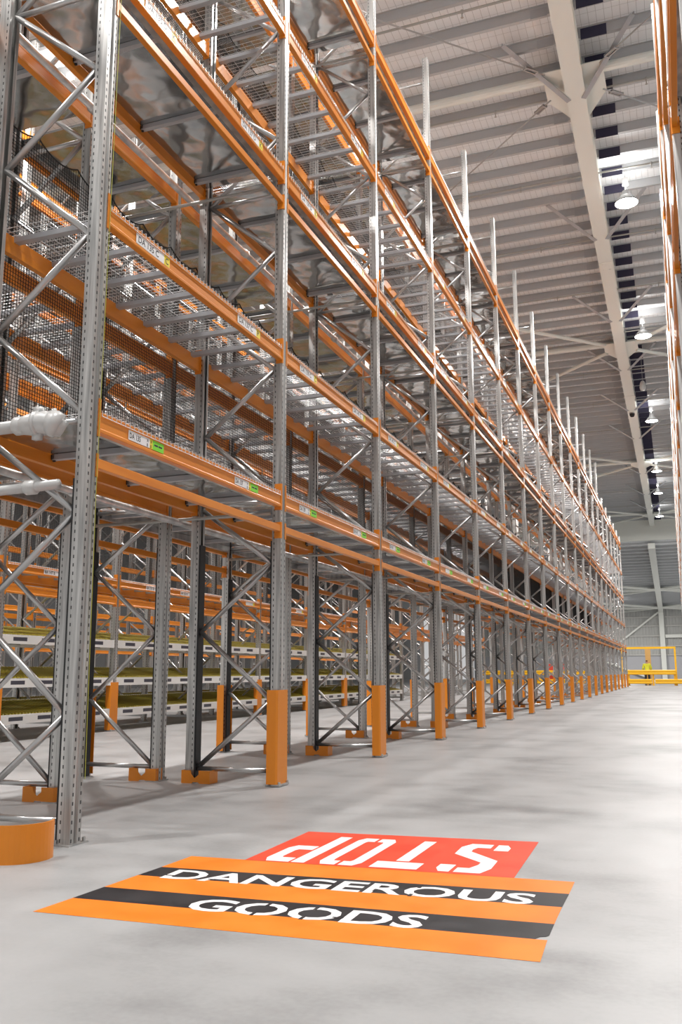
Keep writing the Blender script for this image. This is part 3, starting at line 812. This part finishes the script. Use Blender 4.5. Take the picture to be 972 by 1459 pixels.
for i in range(1, 15):
    for z, wd in ((2.34, 'first'), (5.50, 'third'), (8.92, 'top')):
        pipe_thing('cross_pipe', [(AX - 0.09, AY[i] - 0.035, z), (BOUT + 0.1, AY[i] - 0.035, z)], 0.016, 'pipe', f'thin grey cross pipe below the {wd} deck at {ORD[i + 1]} front left frame', 'pipe', (), 'cross pipes in the left racks')
t = pipe_thing('sprinkler_main', [(-5.0, 4.28, 2.43), (-3.72, 4.28, 2.44)], 0.04, 'pipe_white', 'white sprinkler pipe with a bulky coupling beside the nearest post', 'sprinkler pipe', [((-3.70, 4.28, 2.44), (1, 0, 0))])
elbow = MB().tube([(-3.72, 4.28, 2.44), (-3.62, 4.28, 2.44), (-3.52, 4.285, 2.445), (-3.46, 4.30, 2.43), (-3.42, 4.34, 2.40)], [0.05, 0.068, 0.072, 0.068, 0.05], 14)
link('elbow', elbow.mesh('elbow', 'pipe_white', True), t)
cl = MB().tube([(-3.49, 4.29, 2.44), (-3.465, 4.295, 2.435), (-3.44, 4.315, 2.42)], [0.078, 0.084, 0.078], 14)
cl.tube([(-3.585, 4.283, 2.443), (-3.56, 4.284, 2.443)], 0.079, 14); cl.box(-3.60, -3.545, 4.265, 4.30, 2.50, 2.545); cl.box(-3.60, -3.545, 4.265, 4.30, 2.34, 2.385)
cl.tube([(-3.47, 4.30, 2.53), (-3.47, 4.30, 2.49)], 0.014, 6); cl.tube([(-3.47, 4.27, 2.36), (-3.47, 4.27, 2.40)], 0.014, 6)
link('clamp', cl.mesh('clamp', 'pipe_white', True), t)
pipe_thing('sprinkler_branch', [(-5.0, 4.31, 2.03), (-3.42, 4.31, 2.06)], 0.032, 'pipe_white', 'second white pipe just below the bulky coupling at the nearest post', 'sprinkler pipe', [((-3.62, 4.31, 2.055), (1, 0, 0))])
tag(link('yellow_string', MB().tube([(AX + 0.008, 4.47, 6.4), (AX + 0.008, 4.47, 5.4), (AX + 0.008, 4.44, 2.0), (AX + 0.008, 4.46, 0.35)], 0.0022, 6).mesh('yellow_string', 'string')), 'thin yellow string hanging down the nearest post', 'string')

# curved orange end-of-rack guard, bottom left
def arc_plate(cx, cy, R, t, a0, a1, z0, z1, n=26):
    mb = MB(); vs = []; fs = []
    for k in range(n + 1):
        a = a0 + (a1 - a0) * k / n
        for r in (R, R - t):
            for z in (z0, z1): vs.append((cx + r * math.cos(a), cy + r * math.sin(a), z))
    for k in range(n):
        b = 4 * k; c = b + 4
        fs += [(b, c, c + 1, b + 1), (b + 2, b + 3, c + 3, c + 2), (b + 1, c + 1, c + 3, b + 3), (b, b + 2, c + 2, c)]
    fs += [(0, 1, 3, 2), (4 * n, 4 * n + 2, 4 * n + 3, 4 * n + 1)]
    return mb.add(vs, fs)
eg = empty('end_guard', 'curved orange steel rack-end guard on the floor at bottom left', 'rack guard', (-3.30, 4.0, 0))
link('shell', arc_plate(-0.02, -0.0, 0.19, 0.008, -PI * 1.02, PI * 0.16, 0.0, 0.19).mesh('shell', 'guard', False), eg)
link('base_plate', MB().box(-0.16, 0.12, -0.10, 0.10, 0.0, 0.008).mesh('base_plate', 'galv'), eg)

# ------------------------------------------------------------------ roller beds at the foot of the rack across the left aisle
rail = MB().box(-0.05, 0.0, 0.10, BAY, -0.13, 0.0)
rail_b = MB().box(-DEP, -DEP + 0.05, 0.10, BAY, 0.05, 0.18)
rol = MB(); y = 0.13
while y < BAY - 0.05: rol.tube([(-DEP + 0.05, y, 0.16), (-0.05, y, 0.0)], 0.022, 6); y += 0.07
bed0 = empty('roller_bed', '', 'roller bed', (0, 0, -9))
link('front_rail', rail.mesh('front_rail', 'white_paint'), bed0)
link('rear_rail', rail_b.mesh('rear_rail', 'white_paint'), bed0); link('rollers', rol.mesh('rollers', 'roller'), bed0)
bf = True
for k in range(9):
    for z, wd in ((0.37, 'lowest'), (0.88, 'middle'), (1.50, 'upper')):
        lab = f'{wd} white railed roller bed across the left aisle, {ORD[k + 1]} bay'
        if bf: bed0.location = (CX, CY[k], z); bed0['label'] = lab; bed0['group'] = 'roller beds across the left aisle'; bf = False
        else: dup(bed0, (CX, CY[k], z), 0, lab, 'roller beds across the left aisle')
for k in range(9):
    for z, wd in ((0.37, 'lowest'), (0.88, 'middle'), (1.50, 'upper')):
        dup(bed0, (DX + DEP, CY[k], z), 0, f'{wd} white railed roller bed of rear rack beyond left aisle, {ORD[k + 1]} bay', 'roller beds of the rear rack')

# ------------------------------------------------------------------ far barrier, gantry, person
FY = 66.0
def rail_mb(x0, x1, z0, z1, d=0.1):
    h = z1 - z0
    return MB().prism([(FY, z0), (FY - 0.04, z0 + h * 0.1), (FY - 0.04, z0 + h * 0.36), (FY, z0 + h * 0.5), (FY - 0.04, z0 + h * 0.64), (FY - 0.04, z0 + h * 0.9), (FY, z1), (FY + d, z1), (FY + d, z0)], x0, x1, 'x')
b = empty('safety_barrier', 'yellow two-rail safety barrier across the far end of the aisle', 'barrier', (0, 0, 0))
link('top_rail', rail_mb(-3.62, -0.45, 0.74, 1.06).mesh('top_rail', 'yellow'), b)
link('bottom_rail', rail_mb(-3.66, -1.98, 0.12, 0.44).mesh('bottom_rail', 'yellow'), b)
link('bottom_rail', rail_mb(-1.78, -0.05, 0.12, 0.44).mesh('bottom_rail', 'yellow'), b)
for x in (-3.5, -1.9, -0.5): link('post', MB().box(x - 0.06, x + 0.06, FY + 0.1, FY + 0.22, 0, 1.06).mesh('post', 'yellow'), b)
b = empty('safety_barrier', 'yellow two-rail safety barrier seen through the racks at far left', 'barrier', (0, 0, 0))
link('top_rail', rail_mb(-14.0, -5.6, 0.74, 1.06).mesh('top_rail', 'yellow'), b)
link('bottom_rail', rail_mb(-14.0, -5.6, 0.12, 0.44).mesh('bottom_rail', 'yellow'), b)
for x in (-13.6, -11.6, -9.6, -7.6, -5.8): link('post', MB().box(x - 0.06, x + 0.06, FY + 0.1, FY + 0.22, 0, 1.06).mesh('post', 'yellow'), b)
b = empty('height_gantry', 'tall yellow height-limit gantry over the far barrier', 'gantry', (0, 0, 0))
link('crossbar', MB().box(-4.0, -0.34, FY + 0.3, FY + 0.42, 2.50, 2.64).mesh('crossbar', 'yellow'), b)
link('post', MB().box(-0.46, -0.34, FY + 0.3, FY + 0.42, 0, 2.50).mesh('post', 'yellow'), b)
link('post', MB().box(-4.0, -3.88, FY + 0.3, FY + 0.42, 0, 2.50).mesh('post', 'yellow'), b)
tag(link('timber_board', MB().box(-2.42, -2.05, FY + 2.2, FY + 2.32, 0.0, 2.65).mesh('timber_board', 'timber')), 'tall pale timber board standing behind the person at the far barrier', 'board')
cr_ = empty('storage_crate', 'red open crate standing beyond the yellow barrier at far left', 'crate', (-8.6, FY + 1.2, 0))
link('shell', MB().box(-0.6, 0.6, -0.4, -0.36, 0.1, 1.5).box(-0.6, 0.6, 0.36, 0.4, 0.1, 1.5).box(-0.6, -0.56, -0.36, 0.36, 0.1, 1.5).box(0.56, 0.6, -0.36, 0.36, 0.1, 1.5).box(-0.56, 0.56, -0.36, 0.36, 0.1, 0.16).mesh('shell', 'red'), cr_)
link('rim', MB().box(-0.63, 0.63, -0.43, -0.36, 1.45, 1.52).box(-0.63, 0.63, 0.36, 0.43, 1.45, 1.52).box(-0.63, -0.56, -0.36, 0.36, 1.45, 1.52).box(0.56, 0.63, -0.36, 0.36, 1.45, 1.52).mesh('rim', 'red'), cr_)
link('foot', MB().box(-0.55, -0.4, -0.35, 0.35, 0, 0.1).box(0.4, 0.55, -0.35, 0.35, 0, 0.1).mesh('foot', 'black'), cr_)

def skinned(name, verts, edges, radii, m, parent, root=0, sub=2):
    me = bpy.data.meshes.new(name); me.from_pydata(verts, edges, []); me.update()
    o = link(name, me, parent)
    md = o.modifiers.new('skin', 'SKIN'); md.use_smooth_shade = True
    o.modifiers.new('sub', 'SUBSURF').levels = sub
    sv = me.skin_vertices[0].data if me.skin_vertices else None
    for i, r in enumerate(radii):
        r = r if isinstance(r, tuple) else (r, r)
        sv[i].radius = r
    sv[root].use_root = True
    dg = bpy.context.evaluated_depsgraph_get()
    new = bpy.data.meshes.new_from_object(o.evaluated_get(dg))
    o.modifiers.clear(); o.data = new; new.materials.clear(); new.materials.append(M[m]); new.name = name
    return o
pr = empty('person', 'person in a yellow hi-vis jacket and dark trousers standing behind the far barrier', 'person', (-2.30, FY + 1.0, 0), PI + 0.2)
V = [(0, 0, 0.98), (0, 0.01, 1.18), (0, 0.0, 1.40), (0, -0.01, 1.52), (0, -0.03, 1.60), (0, -0.03, 1.72),   # pelvis .. head top
     (0.20, 0.0, 1.44), (0.28, 0.02, 1.18), (0.27, -0.12, 0.98), (0.25, -0.2, 0.93),
     (-0.20, 0.0, 1.44), (-0.28, 0.02, 1.18), (-0.27, -0.12, 0.98), (-0.25, -0.2, 0.93),
     (0.10, 0, 0.90), (0.12, -0.02, 0.50), (0.13, 0.02, 0.10), (0.13, -0.12, 0.05),
     (-0.10, 0, 0.90), (-0.12, -0.02, 0.50), (-0.13, 0.02, 0.10), (-0.13, -0.12, 0.05)]
Ed = [(0, 1), (1, 2), (2, 3), (3, 4), (4, 5), (2, 6), (6, 7), (7, 8), (8, 9), (2, 10), (10, 11), (11, 12), (12, 13), (0, 14), (14, 15), (15, 16), (16, 17), (0, 18), (18, 19), (19, 20), (20, 21)]
Rd = [(0.15, 0.11), (0.14, 0.10), (0.15, 0.10), 0.06, 0.085, 0.07, 0.06, 0.05, 0.038, 0.035, 0.06, 0.05, 0.038, 0.035, 0.09, 0.065, 0.045, 0.04, 0.09, 0.065, 0.045, 0.04]
body = skinned('body', V, Ed, Rd, 'skin', pr)
for s in (-1, 1):
    for k, (dx, ln) in enumerate(((-0.026, 0.066), (-0.009, 0.078), (0.009, 0.074), (0.026, 0.060))):
        f = MB().tube([(s * 0.25 + dx, -0.2, 0.925), (s * 0.25 + dx, -0.2 - ln * 0.6, 0.915), (s * 0.25 + dx, -0.2 - ln, 0.885)], [0.010, 0.009, 0.007], 6)
        link('finger', f.mesh('finger', 'skin', True), body)
    f = MB().tube([(s * 0.25 - s * 0.03, -0.18, 0.925), (s * 0.25 - s * 0.055, -0.22, 0.91), (s * 0.25 - s * 0.05, -0.25, 0.90)], [0.012, 0.011, 0.008], 6)
    link('thumb', f.mesh('thumb', 'skin', True), body)
skinned('jacket', [(0, 0, 0.92), (0, 0.01, 1.16), (0, 0, 1.40), (0, -0.005, 1.50), (0.20, 0, 1.44), (0.28, 0.02, 1.18), (0.27, -0.10, 1.01), (-0.20, 0, 1.44), (-0.28, 0.02, 1.18), (-0.27, -0.10, 1.01)],
        [(0, 1), (1, 2), (2, 3), (2, 4), (4, 5), (5, 6), (2, 7), (7, 8), (8, 9)], [(0.19, 0.14), (0.18, 0.135), (0.19, 0.135), 0.075, 0.085, 0.07, 0.055, 0.085, 0.07, 0.055], 'hivis', pr)
skinned('trousers', [(0, 0, 0.97), (0.10, 0, 0.88), (0.12, -0.02, 0.5), (0.13, 0.02, 0.10), (-0.10, 0, 0.88), (-0.12, -0.02, 0.5), (-0.13, 0.02, 0.10)],
        [(0, 1), (1, 2), (2, 3), (0, 4), (4, 5), (5, 6)], [(0.165, 0.12), 0.105, 0.08, 0.065, 0.105, 0.08, 0.065], 'trousers', pr)
skinned('shoes', [(0.13, 0.04, 0.05), (0.13, -0.16, 0.045)], [(0, 1)], [0.055, 0.045], 'black', pr, 0, 1)
skinned('shoes', [(-0.13, 0.04, 0.05), (-0.13, -0.16, 0.045)], [(0, 1)], [0.055, 0.045], 'black', pr, 0, 1)
skinned('hair', [(0, 0.015, 1.63), (0, 0.0, 1.74)], [(0, 1)], [(0.088, 0.085), (0.078, 0.078)], 'hair', pr, 0, 2)

# ------------------------------------------------------------------ painted floor signs
def quad_strip(name, m, pts, z, parent=None):
    return link(name, MB().prism(pts, z - 0.0006, z, 'z').mesh(name, m), parent)
sg = empty('floor_sign', 'orange and black striped DANGEROUS GOODS sign painted on the floor', 'floor sign', (0, 0, 0))
L5 = [(-2.472, 4.345), (-2.478, 4.060), (-2.486, 3.865), (-2.496, 3.609), (-2.503, 3.394), (-2.515, 3.154)]
R5 = [(-0.523, 4.415), (-0.521, 4.178), (-0.522, 3.941), (-0.519, 3.678), (-0.515, 3.458), (-0.503, 3.203)]
for k in range(5):
    nm, m = (('orange_stripe', 'paint_orange'), ('black_stripe', 'paint_black'))[k % 2]
    pts = [L5[k + 1], R5[k + 1], R5[k], L5[k]]
    if k == 3: pts = [L5[4], (-0.56, 3.455), (-0.545, 3.49), (-0.525, 3.50), (-0.516, 3.52), R5[3], L5[3]]
    if k == 4: pts = [L5[5], R5[5], R5[4], (-0.56, 3.455), L5[4]]
    quad_strip(nm, m, pts, 0.0012, sg)
def paint_text(body, x0, x1, y0, y1, slope, z, parent, gaps):
    me = text_mesh(body, 1.0, 'paint_white', 1.0, 0.022).copy()
    ys = [v.co.y for v in me.vertices]; w = twidth(me); a, b = min(ys), max(ys)
    def T(u, v): return (x0 + (x1 - x0) * u, y0 + (y1 - y0) * v + slope * (x1 - x0) * u)
    for v in me.vertices:
        x, y = T(v.co.x / w, (v.co.y - a) / (b - a)); v.co = (x, y, z)
    o = link('lettering', me, parent)
    g = MB()
    for (u0, v0, u1, v1, wd) in gaps:
        p, q = Vector((*T(u0, v0), z)), Vector((*T(u1, v1), z)); g.bar(p, q, wd, 0.0008, (0, 0, 1))
    link('stencil_gaps', g.mesh('stencil_gaps', 'paint_black'), parent)
    return o
paint_text('DANGEROUS', -2.36, -0.645, 3.845, 4.035, 0.052, 0.0018, sg,
           [(0.0, 0.33, 0.028, 0.33, 0.014), (0.135, 0.22, 0.165, 0.22, 0.014), (0.70, 1.02, 0.70, 0.8, 0.016), (0.70, -0.02, 0.70, 0.2, 0.016), (0.60, 0.42, 0.60, 0.2, 0.014)])
paint_text('GOODS', -1.975, -0.985, 3.385, 3.575, 0.052, 0.0018, sg,
           [(0.315, 1.02, 0.315, 0.8, 0.016), (0.315, -0.02, 0.315, 0.2, 0.016), (0.525, 1.02, 0.525, 0.8, 0.016), (0.525, -0.02, 0.525, 0.2, 0.016), (0.635, 0.33, 0.68, 0.33, 0.014)])

st = empty('floor_sign', 'red STOP sign painted upside down on the floor beyond the striped sign', 'floor sign', (0, 0, 0))
quad_strip('red_panel', 'paint_red', [(-2.165, 4.352), (-0.797, 4.402), (-0.821, 5.348), (-2.176, 5.23)], 0.0012, st)
# block stencil letters, unit cell 1 x 1, drawn upright then turned half a turn
def rectp(a, b, c, d): return [(a, b), (c, b), (c, d), (a, d)]
LET = {
    'S': [[(0.30, 1.0), (0.62, 1.0), (0.62, 0.86), (0.40, 0.86), (0.30, 0.74), (0.30, 0.66), (0.98, 0.40), (1.0, 0.14), (0.86, 0.0), (0.40, 0.0), (0.40, 0.14), (0.66, 0.14), (0.72, 0.22), (0.70, 0.30), (0.02, 0.58), (0.0, 0.84), (0.12, 1.0)],
          [(0.70, 1.0), (0.90, 1.0), (1.0, 0.90), (1.0, 0.78), (0.70, 0.78)], [(0.0, 0.22), (0.30, 0.22), (0.30, 0.0), (0.10, 0.0), (0.0, 0.10)]],
    'T': [rectp(0.0, 0.80, 1.0, 1.0), rectp(0.36, 0.0, 0.64, 0.76)],
    'O': [[(0.46, 1.0), (0.12, 1.0), (0.0, 0.90), (0.0, 0.10), (0.12, 0.0), (0.46, 0.0), (0.46, 0.13), (0.30, 0.13), (0.27, 0.17), (0.27, 0.83), (0.30, 0.87), (0.46, 0.87)],
          [(0.54, 1.0), (0.88, 1.0), (1.0, 0.90), (1.0, 0.10), (0.88, 0.0), (0.54, 0.0), (0.54, 0.13), (0.70, 0.13), (0.73, 0.17), (0.73, 0.83), (0.70, 0.87), (0.54, 0.87)]],
    'P': [rectp(0.0, 0.0, 0.30, 1.0), [(0.36, 1.0), (0.88, 1.0), (1.0, 0.90), (1.0, 0.52), (0.88, 0.42), (0.36, 0.42), (0.36, 0.56), (0.68, 0.56), (0.72, 0.60), (0.72, 0.82), (0.68, 0.86), (0.36, 0.86)]],
}
LC = [('S', -0.935, -1.195), ('T', -1.275, -1.515), ('O', -1.575, -1.795), ('P', -1.855, -2.085)]
for ch, xs, xe in LC:
    for poly in LET[ch]:
        pts = []
        for u, v in poly:
            x = xs + (xe - xs) * u
            base = 5.175 + (x + 1.0) * 0.06; h = 0.735
            pts.append((x, base - h * v))
        quad_strip('letter_stroke', 'paint_white', pts, 0.0018, st)
